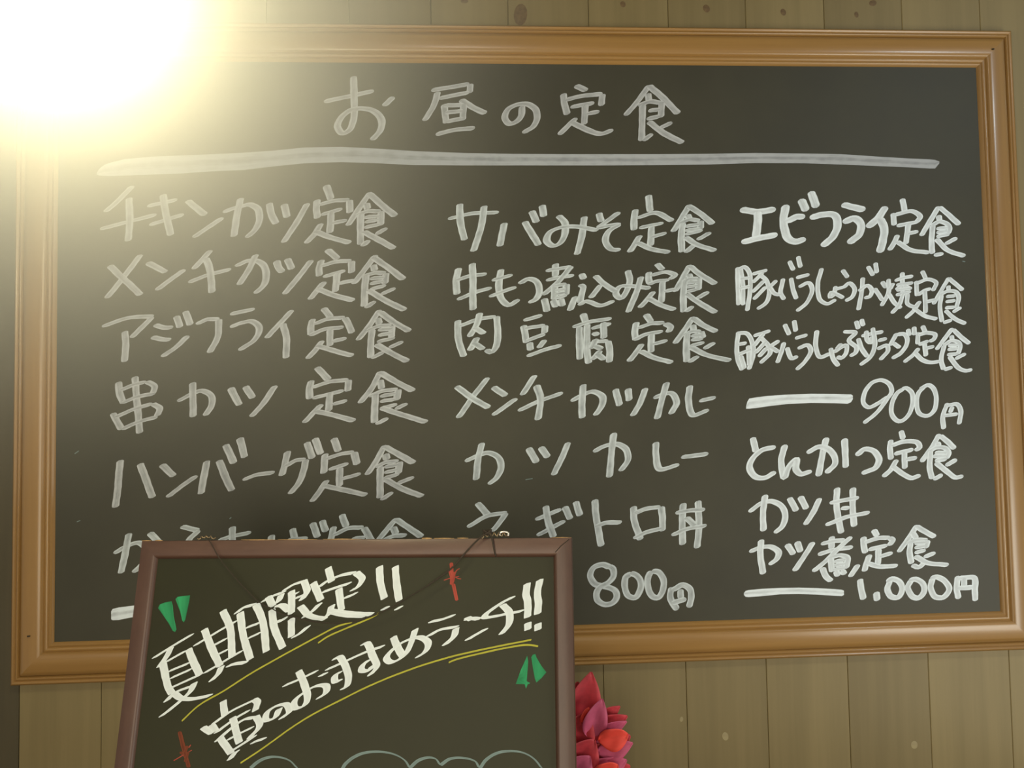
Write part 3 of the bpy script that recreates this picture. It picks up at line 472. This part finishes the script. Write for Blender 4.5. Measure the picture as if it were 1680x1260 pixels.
def strokes_mesh(strokes, project, normal, base=0.0003):
    """strokes = list of (points px, a, b, angle) or ('poly', pts); project(px,py) -> point on the surface"""
    V = []; UV = []; F = []
    for k, s in enumerate(strokes):
        layer[0] += 1
        lift = base + 0.00006 * (k % 14)
        if s[0] == 'poly':
            v2 = [Vector(p) for p in s[1]]; uv = [(p.x, (p.y % 10) / 5 - 1) for p in v2]; f = [tuple(range(len(v2)))]
        elif s[0] == 'band':
            top, bot = s[1]; v2 = []; uv = []; f = []
            for (x, yt, yb) in s[2]:
                for q in range(5):
                    v2.append(Vector((x, yt + (yb - yt) * q / 4))); uv.append((x, 1.9 * (-1 + q / 2) + 0.1))
            for i in range(len(s[2]) - 1):
                for q in range(4): f.append((5 * i + q, 5 * i + q + 1, 5 * i + 6 + q, 5 * i + 5 + q))
        else:
            v2, uv, f = ribbon(s[0], s[1], s[2], s[3], layer[0])
        o = len(V)
        for p, q in zip(v2, uv): V.append(project(p.x, p.y) + normal * (lift + (0.0000006 * (q[0] - uv[0][0]) if s[0] not in ('poly', 'band') else 0)))
        UV += uv; F += [tuple(i + o for i in t) for t in f]
    me = bpy.data.meshes.new('strokes'); me.from_pydata([tuple(v) for v in V], [], F)
    uvl = me.uv_layers.new(name='UVMap')
    for lp in me.loops: uvl.data[lp.index].uv = UV[lp.vertex_index]
    me.update(); return me
def parse(txt):
    for block in txt.strip().split('@')[1:]:
        head, body = block.split('\n', 1)
        org, nib = head.split(' '); ox, oy, z = map(float, org.split(',')); a, b, ang = map(float, nib.split(','))
        for ch in body.replace('\n', ' ').split('/'):
            st = []
            for s in ch.split(';'):
                pts = [tuple(map(float, q.split(','))) for q in s.split()]
                if len(pts) >= 2: st.append(([(ox + x / z, oy + y / z) for x, y in pts], a, b, ang))
            if st: yield st
def main_proj(px, py): return on_y(px, py, 0.0)
for st in parse(BOARD_TEXT):
    cx = sum(p[0] for s in st for p in s[0]) / sum(len(s[0]) for s in st)
    cy = sum(p[1] for s in st for p in s[0]) / sum(len(s[0]) for s in st)
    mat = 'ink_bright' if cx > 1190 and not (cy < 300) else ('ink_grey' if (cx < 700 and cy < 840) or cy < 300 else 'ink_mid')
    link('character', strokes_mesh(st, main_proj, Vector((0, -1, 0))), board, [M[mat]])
title_line = [(159, 284, 286), (163, 277, 288), (172, 270, 288.8), (185, 266, 288.8), (205, 261, 288), (250, 257, 286.5), (300, 255, 284.5), (350, 253, 281), (400, 250.5, 279), (450, 247, 273), (500, 242, 268), (560, 241, 266),
              (620, 244, 268), (680, 248, 271), (760, 251, 271.5), (840, 252.5, 271.5), (920, 253, 271.5), (1000, 253, 271.5), (1080, 253, 271), (1160, 252.5, 270), (1240, 251, 267.5), (1320, 252, 268), (1380, 253, 270),
              (1440, 257, 272.5), (1490, 260, 274.5), (1525, 261.5, 276.5), (1534, 262.5, 276.5), (1541, 265, 268)]
link('underline', strokes_mesh([('band', (0, 0), title_line)], main_proj, out), board, [M['ink_line']])
dash900 = [(1224, 667, 670.5), (1226, 659, 670.5), (1229, 654, 670.5), (1240, 652, 669.5), (1260, 649.5, 666.5), (1290, 647.5, 663), (1330, 646, 661), (1370, 646.3, 661.5), (1390, 647, 662.5), (1396, 647, 660), (1399, 649, 655)]
dash1000 = [(1220.5, 973, 976), (1223, 969.5, 979), (1228, 968, 979.5), (1250, 966, 978), (1280, 964.5, 975), (1310, 964, 974.5), (1340, 964.8, 975.5), (1370, 966.5, 977.5), (1381, 967.5, 978), (1384.5, 969, 976)]
dash800 = [(182.5, 1003, 1016), (185, 999, 1017.5), (195, 996.5, 1017), (215, 994, 1013), (240, 991, 1010), (300, 985, 1003)]
for nm, d, mt in (('dash', dash900, 'ink_bright'), ('dash', dash1000, 'ink_bright'), ('dash', dash800, 'ink_bright')):
    link(nm, strokes_mesh([('band', (0, 0), d)], main_proj, out), board, [M[mt]])

for (x, y, dx, dy) in ((126, 742, 3.5, -2.5), (129, 855, 3.0, -1.2), (1581, 429, 2.4, 0.5), (378, 850, 1.4, -1.4), (868, 786, 6.0, -1.0)):
    link('paint_fleck', strokes_mesh([([(x - dx, y - dy), (x + dx, y + dy)], 0.9, 0.8, 0)], main_proj, out), board, [M['ink_blue']])

# ------------------------------------------------------------------ small blackboard, standing on a ledge in front
TLp, TRp = (232, 887), (938, 881.5)
vdir = (right * 6 + down * -4741 + fwd * 1300).normalized()      # its sides run up along this direction
nl = ray(*TLp).cross(ray(*TRp))
hdir = vdir.cross(nl).normalized()
if hdir.dot(right) < 0: hdir = -hdir
A0 = at_depth(*TLp, 1.10)
nrm = hdir.cross(vdir).normalized()                               # facing the viewer
if nrm.dot(fwd) > 0: nrm = -nrm
def slate_proj(px, py):
    r = ray(px, py); return CAM + r * ((A0 - CAM).dot(nrm) / r.dot(nrm))
B0 = slate_proj(*TRp)
SW = (B0 - A0).length
SH = 0.54
dn = -vdir
A1 = A0 + dn * SH; B1 = B0 + dn * SH
slate = empty('small_blackboard', (A1 + B1) / 2, 'small blackboard in a dark reddish frame, tilted lettering, in front of the menu board', 'blackboard')
fw = 0.0245
sprof = [(0, -20), (0, -2), (0.8, -0.4), (2, 0), (19, 0), (21, -0.6), (22.5, -2.5), (24.5, -6), (24.5, -20)]
SC = [A0, B0, B1, A1]
for (i, j, inn, mt) in ((0, 1, dn, 'slate_h'), (1, 2, -hdir, 'slate_v'), (2, 3, vdir, 'slate_h'), (3, 0, hdir, 'slate_v')):
    sharp(rail('frame_rail', SC[i], SC[j], inn, slate, M[mt], sprof, nrm), 40)
PD = 0.006                                                        # the panel sits this far behind the frame face
def quad_box(c4, n, th, name):
    v = [p for p in c4] + [p - n * th for p in c4]
    return mesh(name, v, [(0, 3, 2, 1), (4, 5, 6, 7), (0, 1, 5, 4), (1, 2, 6, 5), (2, 3, 7, 6), (3, 0, 4, 7)])
q = fw - 0.003
pc = [A0 + hdir * q + dn * q, B0 - hdir * q + dn * q, B1 - hdir * q + vdir * q, A1 + hdir * q + vdir * q]
link('board_panel', quad_box([p - nrm * PD for p in pc], nrm, 0.008, 'panel'), slate, [M['slate']])
def panel_proj(px, py):
    r = ray(px, py); return CAM + r * ((A0 - nrm * PD - CAM).dot(nrm) / r.dot(nrm))
# worn pale edge along the top, splinters at the mitre
for (x0, x1, t) in ((232, 247, .9), (254, 266, 1.2), (395, 452, .9), (455, 520, .9), (530, 592, 1), (692, 708, 1.6), (712, 745, .9), (750, 768, 1), (905, 937, .7)):
    y0 = 887 - (x0 - 232) * 0.0078
    pts = [slate_proj(x0, y0) - nrm * 0.001, slate_proj((x0 + x1) / 2, y0) - nrm * 0.0012, slate_proj(x1, y0) - nrm * 0.001]
    link('worn_edge', tube([p + vdir * 0.0001 for p in pts], [0.0004 * t, 0.0009 * t, 0.0003 * t], n=6), slate, [M['bare']])
link('mitre_gap', tube([slate_proj(934, 884.5) + nrm * 0.0001, slate_proj(920, 896) + nrm * 0.0002, slate_proj(911, 906) + nrm * 0.0001], 0.0006, n=6), slate, [M['cord']])
NIB[:] = [0.93, 0.85]
for st in parse(SLATE_TEXT):
    link('character', strokes_mesh(st, panel_proj, nrm), slate, [M['ink_poster']])
ylines = [[(298.3, 1183), (326.7, 1157), (368, 1133), (410, 1106), (470, 1072), (520, 1045), (553, 1028), (578, 1020.5)],
          [(521.7, 1055), (536.7, 1045), (570, 1030), (610, 1013), (622, 1006)],
          [(394.5, 1252), (430, 1228.5), (476.7, 1195), (508, 1175), (560, 1148), (610, 1123.5), (676.7, 1097), (738, 1078), (796.7, 1064.5), (872, 1049.5)],
          [(736, 1087), (745, 1083), (796.7, 1070), (838, 1061.5), (863, 1058), (876, 1059), (883, 1060.5)]]
for L in ylines: link('yellow_line', strokes_mesh([(L, 1.7, 1.2, 60)], panel_proj, nrm), slate, [M['ink_yellow']])
def A_(x, y): return (240 + x / 6, 920 + y / 6)
def E_(x, y): return (680 + x / 6, 920 + y / 6)
def G_(x, y): return (760 + x / 6, 1050 + y / 6)
def C_(x, y): return (260 + x / 6, 1050 + y / 6)
def F_(x, y): return (500 + x / 6, 1120 + y / 6)
greens = [[A_(118, 465), A_(135, 430), A_(180, 412), A_(250, 398), A_(262, 440), A_(270, 540), A_(298, 675), A_(285, 700), A_(262, 690), A_(225, 620)],
          [A_(288, 378), A_(310, 355), A_(345, 350), A_(432, 340), A_(425, 390), A_(385, 580), A_(370, 605), A_(355, 590), A_(335, 500)],
          [E_(1110, 935), E_(1120, 990), E_(1105, 1185), E_(1140, 1205), E_(1115, 1215), E_(1098, 1258), E_(1085, 1215), E_(998, 1212), E_(1015, 1165), E_(1045, 1080)],
          [E_(1150, 950), E_(1165, 925), E_(1190, 918), E_(1200, 950), E_(1250, 1035), E_(1298, 1098), E_(1250, 1155), E_(1200, 1198), E_(1185, 1160), E_(1165, 1050)]]
for g in greens:
    g = [Vector(p) for p in g]
    link('green_mark', strokes_mesh([('poly', g)], panel_proj, nrm), slate, [M['ink_green']])
reds = [([[E_(362, 18), E_(366, 75), E_(372, 130)]], 3.0, 2.4, 'ink_red'),
        ([[E_(345, 100), E_(362, 170), E_(358, 235)], [E_(395, 110), E_(385, 190), E_(368, 238)], [E_(375, 95), E_(372, 220)]], 1.9, 1.6, 'ink_red'),
        ([[E_(382, 225), E_(400, 310), E_(418, 392)]], 3.0, 2.4, 'ink_red'),
        ([[E_(290, 192), E_(350, 172), E_(440, 152)], [E_(445, 75), E_(415, 95), E_(395, 140)], [E_(460, 180), E_(425, 172), E_(395, 155)]], 1.0, 0.8, 'ink_red'),
        ([[C_(208, 900), C_(235, 1010), C_(262, 1110), C_(300, 1255)]], 3.6, 3.0, 'ink_brown'),
        ([[C_(215, 1100), C_(270, 1150)], [C_(285, 1040), C_(262, 1110)], [C_(295, 1100), C_(262, 1200)]], 2.6, 2.0, 'ink_brown'),
        ([[C_(150, 1188), C_(240, 1135), C_(332, 1082)], [C_(320, 1030), C_(300, 1060)]], 0.9, 0.8, 'ink_red')]
for (S, a, b, mt) in reds:
    link('red_mark', strokes_mesh([(s, a, b, 10) for s in S], panel_proj, nrm), slate, [M[mt]])
arcs = [[F_(365, 860), F_(400, 800), F_(480, 735), F_(600, 688), F_(760, 680), F_(900, 712), F_(990, 768), F_(1038, 845)],
        [F_(1036, 838), F_(1120, 765), F_(1220, 735), F_(1290, 750), F_(1335, 812)],
        [F_(1335, 812), F_(1430, 750), F_(1560, 740), F_(1680, 775), G_(160, 1262)],
        [G_(165, 1262), G_(230, 1175), G_(340, 1110), G_(480, 1093), G_(600, 1112), G_(700, 1172), G_(775, 1262)],
        [C_(905, 1262), C_(1000, 1185), C_(1100, 1152), C_(1200, 1155), C_(1290, 1185), C_(1370, 1262)]]
for L in arcs:
    link('cloud_outline', strokes_mesh([([tuple(p) for p in L], 2.9, 1.3, -35)], panel_proj, nrm), slate, [M['ink_blue']])

# ledge that carries the small board and the flower (below the frame of the photograph)
zl = min(A1.z, B1.z) - 0.026
ymin = min(A1.y, B1.y) - 0.10
ledge = empty('wall_ledge', (0, -0.3, zl), 'plain brown wooden ledge running under the boards', 'ledge')
link('ledge_top', bevel_box((-1.1, ymin, zl - 0.03), (1.1, WALL_Y, zl), 0.003), ledge, [M['ledge']])
for x in (-0.95, 0.0, 0.95):
    link('bracket', bevel_box((x - 0.02, ymin + 0.06, zl - 0.20), (x + 0.02, WALL_Y, zl - 0.03), 0.003), ledge, [M['ledge']])
# a pair of feet and a rear prop keep the leaning board standing
for sx in (0.12, 0.88):
    b = A1.lerp(B1, sx) - nrm * 0.012
    link('foot', bevel_box((b.x - 0.016, b.y - 0.016, zl), (b.x + 0.016, b.y + 0.02, b.z + 0.006), 0.002), slate, [M['slate_v']])
pt = A0.lerp(B0, 0.5) + dn * 0.12 - nrm * 0.021
pb = Vector((pt.x, pt.y + 0.17, zl + 0.004))
link('rear_prop', tube([pt, pt.lerp(pb, 0.5), pb], 0.008, n=8), slate, [M['slate_v']])

# ------------------------------------------------------------------ cord with wire twists hanging over the small board
def S_(px, py, up=0.0): return slate_proj(px, py) + nrm * up
cord = empty('hanging_cord', S_(803, 872, 0.004), 'thin dark cord knotted on the top edge of the small blackboard, sagging across its lettering', 'cord')
cpts = [(808, 873, .003), (795, 878, .006), (783, 888, .006), (765, 907, .006), (745, 930, .006), (722, 948, .006), (700, 963, .006), (672, 980, .006), (645, 996, .006), (620, 1008, .006), (598, 1016, .005),
        (570, 1021, .004), (540, 1022, .003), (510, 1019, .001), (485, 1013, .000), (463, 1008, .000), (447, 999, .0), (427, 989, .0), (405, 968, .001), (385, 945, .003), (362, 915, .005), (350, 893, .005), (343, 884, .003)]
cv = [Vector(S_(x, y, u)) for x, y, u in cpts]
sm = catmull(cv, 0.006)
link('cord', tube(sm, [0.0011 if i < len(sm) * 0.22 else 0.0007 for i in range(len(sm))], n=8), cord, [M['cord']])
link('dark_strip', tube([S_(806, 875, .004), S_(809, 890, .003), S_(812, 908, .002), S_(814, 914, .001)], [0.0013, 0.0011, 0.001, 0.0006], n=8), cord, [M['cord']])  # short dark strip running down from the knot
kn = []
for i in range(26):
    t = i / 25 * 2 * math.pi * 2.5
    kn.append(S_(800 + 6.5 * math.cos(t), 874 + 4.0 * math.sin(t * 1.3 + 1), 0.003 + 0.002 * math.sin(t * .7)))
link('knot', tube(kn, 0.0014, n=8), cord, [M['cord']])
tw = [S_(790 + i * 1.6, 881 - 4 * min(1, i / 8) + 3.0 * math.sin(i * 1.3), 0.003 + 0.0015 * math.cos(i * 1.3)) for i in range(28)]
wr = link('wire_twist', tube(tw, 0.0008, n=8), cord, [M['wire']]); wr['label'] = 'tarnished wire twist'
hk = [S_(828 + 8 * math.cos(t), 877 + 4.2 * math.sin(t), 0.005) for t in [2.6 + k * 0.45 for k in range(11)]]
h = link('hook', tube(hk, 0.0015, n=8), cord, [M['steel']]); h['label'] = 'small bright metal hook'
tw2 = [S_(326 + i * 1.7, 884 - 3.5 * math.sin(i / 17 * math.pi) + 1.8 * math.sin(i * 1.4), 0.002 + 0.0015 * math.cos(i * 1.4)) for i in range(18)]
wr2 = link('wire_twist', tube(tw2, 0.0008, n=8), cord, [M['wire']]); wr2['label'] = 'tarnished wire twist'

# ------------------------------------------------------------------ artificial red flower beside the small board
FD = 1.24
fc = at_depth(948, 1232, FD)
flower = empty('artificial_flower', Vector((fc.x, fc.y, zl)), 'red artificial flower with pointed petals beside the right edge of the small blackboard', 'flower')
def petal(base, tip, width, facing, bulge, name='petal', mat='petal', blunt=0.5):
    d = tip - base; L = d.length; t = d.normalized()
    s = t.cross(facing).normalized(); f = s.cross(t).normalized()
    if f.dot(facing) < 0: f = -f
    V = []; F = []; nu, nv = 14, 6
    for i in range(nu + 1):
        x = i / nu
        wd = width * ((x ** 0.7 * (1 - x) ** 0.9 * 3.0) if blunt < 1 else math.sin(math.pi * x) ** 0.6) * 0.55
        wd = max(wd, width * 0.03)
        for j in range(nv + 1):
            y = -1 + 2 * j / nv
            V.append(base + t * (L * x) + s * (wd * y) + f * (bulge * math.sin(math.pi * x * 0.9) + 0.30 * wd * y * y - 0.12 * wd * math.exp(-(y * 4) ** 2) + 0.0012 * math.sin(9 * x + 4 * y)))
    for i in range(nu):
        for j in range(nv):
            a = i * (nv + 1) + j; F.append((a, a + 1, a + nv + 2, a + nv + 1))
    me = mesh(name, V, F, True)
    o = link(name, me, flower, [M[mat]])
    md = o.modifiers.new('thickness', 'SOLIDIFY'); md.thickness = 0.0006
    return o
def P_(px, py, d=0.0): return at_depth(px, py, FD + d)
back = -fwd
pl = [  # base px, tip px, width px, depth offset, material
    ((946, 1205), (970, 1102), 40, 0.015, 'petal'), ((928, 1200), (948, 1118), 36, 0.03, 'petal'), ((956, 1190), (966, 1160), 13, 0.0, 'petal_coral'),
    ((966, 1210), (988, 1146), 27, -0.004, 'petal_pink'), ((962, 1192), (1017, 1158), 22, 0.03, 'petal'), ((960, 1202), (1029, 1174), 28, 0.022, 'petal'),
    ((960, 1212), (1028, 1183), 20, 0.008, 'petal_pink'), ((950, 1236), (1034, 1206), 46, 0.012, 'petal'), ((982, 1216), (1030, 1203), 27, -0.012, 'petal_coral'),
    ((980, 1236), (1038, 1218), 24, -0.002, 'petal_pink'), ((945, 1252), (1030, 1226), 38, 0.016, 'petal'), ((936, 1226), (962, 1168), 40, 0.006, 'petal'),
    ((936, 1262), (975, 1212), 42, 0.0, 'petal'), ((950, 1276), (1028, 1246), 34, 0.004, 'petal_pink'), ((975, 1274), (1014, 1254), 26, -0.012, 'petal_coral'),
    ((955, 1262), (1034, 1256), 30, 0.02, 'petal'), ((930, 1275), (968, 1240), 38, -0.004, 'petal_pink'), ((925, 1250), (900, 1190), 34, 0.02, 'petal'),
    ((920, 1260), (870, 1215), 34, 0.02, 'petal'), ((920, 1270), (858, 1262), 34, 0.02, 'petal'), ((930, 1280), (880, 1320), 36, 0.01, 'petal'),
    ((945, 1285), (935, 1350), 36, 0.0, 'petal'), ((955, 1285), (1000, 1340), 34, 0.0, 'petal'), ((965, 1275), (1030, 1300), 34, 0.005, 'petal')]
for (b0, t0, wpx, dd, mt) in pl:
    b_ = P_(*b0, dd + 0.012); t_ = P_(*t0, dd)
    petal(b_, t_, wpx * FD / FPX * 1.3, back, 0.004, mat=mt, blunt=(2.0 if mt == 'petal_coral' else 0.5))
link('stem', tube([P_(945, 1262, 0.03), P_(944, 1300, 0.035), Vector((fc.x, fc.y + 0.03, zl + 0.05))], 0.004, n=8), flower, [M['stem']])
link('pot', lathe([(0.030, 0.0), (0.036, 0.02), (0.040, 0.06), (0.042, 0.075), (0.038, 0.078), (0.034, 0.06)], (fc.x, fc.y + 0.03, zl), n=32), flower, [M['pot']])

# ------------------------------------------------------------------ glowing pendant lamp, upper left
LC = at_depth(60, -60, 0.66)
lamp = empty('pendant_lamp', LC, 'glaring warm white globe pendant lamp hanging at the upper left', 'lamp')
GR = 0.085
gm = emit('lit_opal_glass', (1.0, 0.90, 0.54), LAMP_E)
gp = [(0.002 + GR * math.sin(a), -GR * math.cos(a)) for a in [math.pi * k / 24 for k in range(0, 23)]]
link('glass_globe', lathe(gp, LC, n=48), lamp, [gm])
link('lamp_cap', lathe([(0.030, GR - 0.008), (0.032, GR), (0.026, GR + 0.02), (0.012, GR + 0.035), (0.004, GR + 0.04)], LC, n=32), lamp, [M['cord']])
link('lamp_cord', tube([LC + Vector((0, 0, GR + 0.03)), Vector((LC.x, LC.y, 0.9)), Vector((LC.x, LC.y, 1.28))], 0.003, n=8), lamp, [M['cord']])
link('ceiling_rose', lathe([(0.012, 1.262), (0.045, 1.275), (0.05, 1.30)], (LC.x, LC.y, 0), n=32), lamp, [M['cord']])

# ------------------------------------------------------------------ haze volume added around the lamp to imitate lens glare
def haze(name, c, r, dens, col):
    bm = bmesh.new(); bmesh.ops.create_icosphere(bm, subdivisions=4, radius=r)
    me = bpy.data.meshes.new(name); bm.to_mesh(me); bm.free()
    m = bpy.data.materials.new(name); m.use_nodes = True; nt = m.node_tree
    nt.nodes.remove(nt.nodes['Principled BSDF'])
    vsn = nt.nodes.new('ShaderNodeVolumeScatter'); vsn.inputs['Color'].default_value = (*col, 1)
    tc = nt.nodes.new('ShaderNodeTexCoord'); ln = nt.nodes.new('ShaderNodeVectorMath'); ln.operation = 'LENGTH'
    mr = nt.nodes.new('ShaderNodeMapRange'); mr.inputs[1].default_value = 0; mr.inputs[2].default_value = r
    mr.inputs[3].default_value = 1; mr.inputs[4].default_value = 0
    pw = nt.nodes.new('ShaderNodeMath'); pw.operation = 'POWER'; pw.inputs[1].default_value = HAZE_P
    ml = nt.nodes.new('ShaderNodeMath'); ml.operation = 'MULTIPLY'; ml.inputs[1].default_value = dens
    nt.links.new(tc.outputs['Object'], ln.inputs[0]); nt.links.new(ln.outputs['Value'], mr.inputs[0])
    nt.links.new(mr.outputs[0], pw.inputs[0]); nt.links.new(pw.outputs[0], ml.inputs[0]); nt.links.new(ml.outputs[0], vsn.inputs['Density'])
    nt.links.new(vsn.outputs[0], nt.nodes['Material Output'].inputs['Volume'])
    me.materials.append(m)
    o = bpy.data.objects.new(name, me); COL.objects.link(o); o.location = c
    return tag(o, 'added haze standing in for the lens glare around the lamp', 'haze', None, 'stuff')
haze('glare_haze', LC, HAZE_R, HAZE_D, (1.0, 0.98, 0.86))
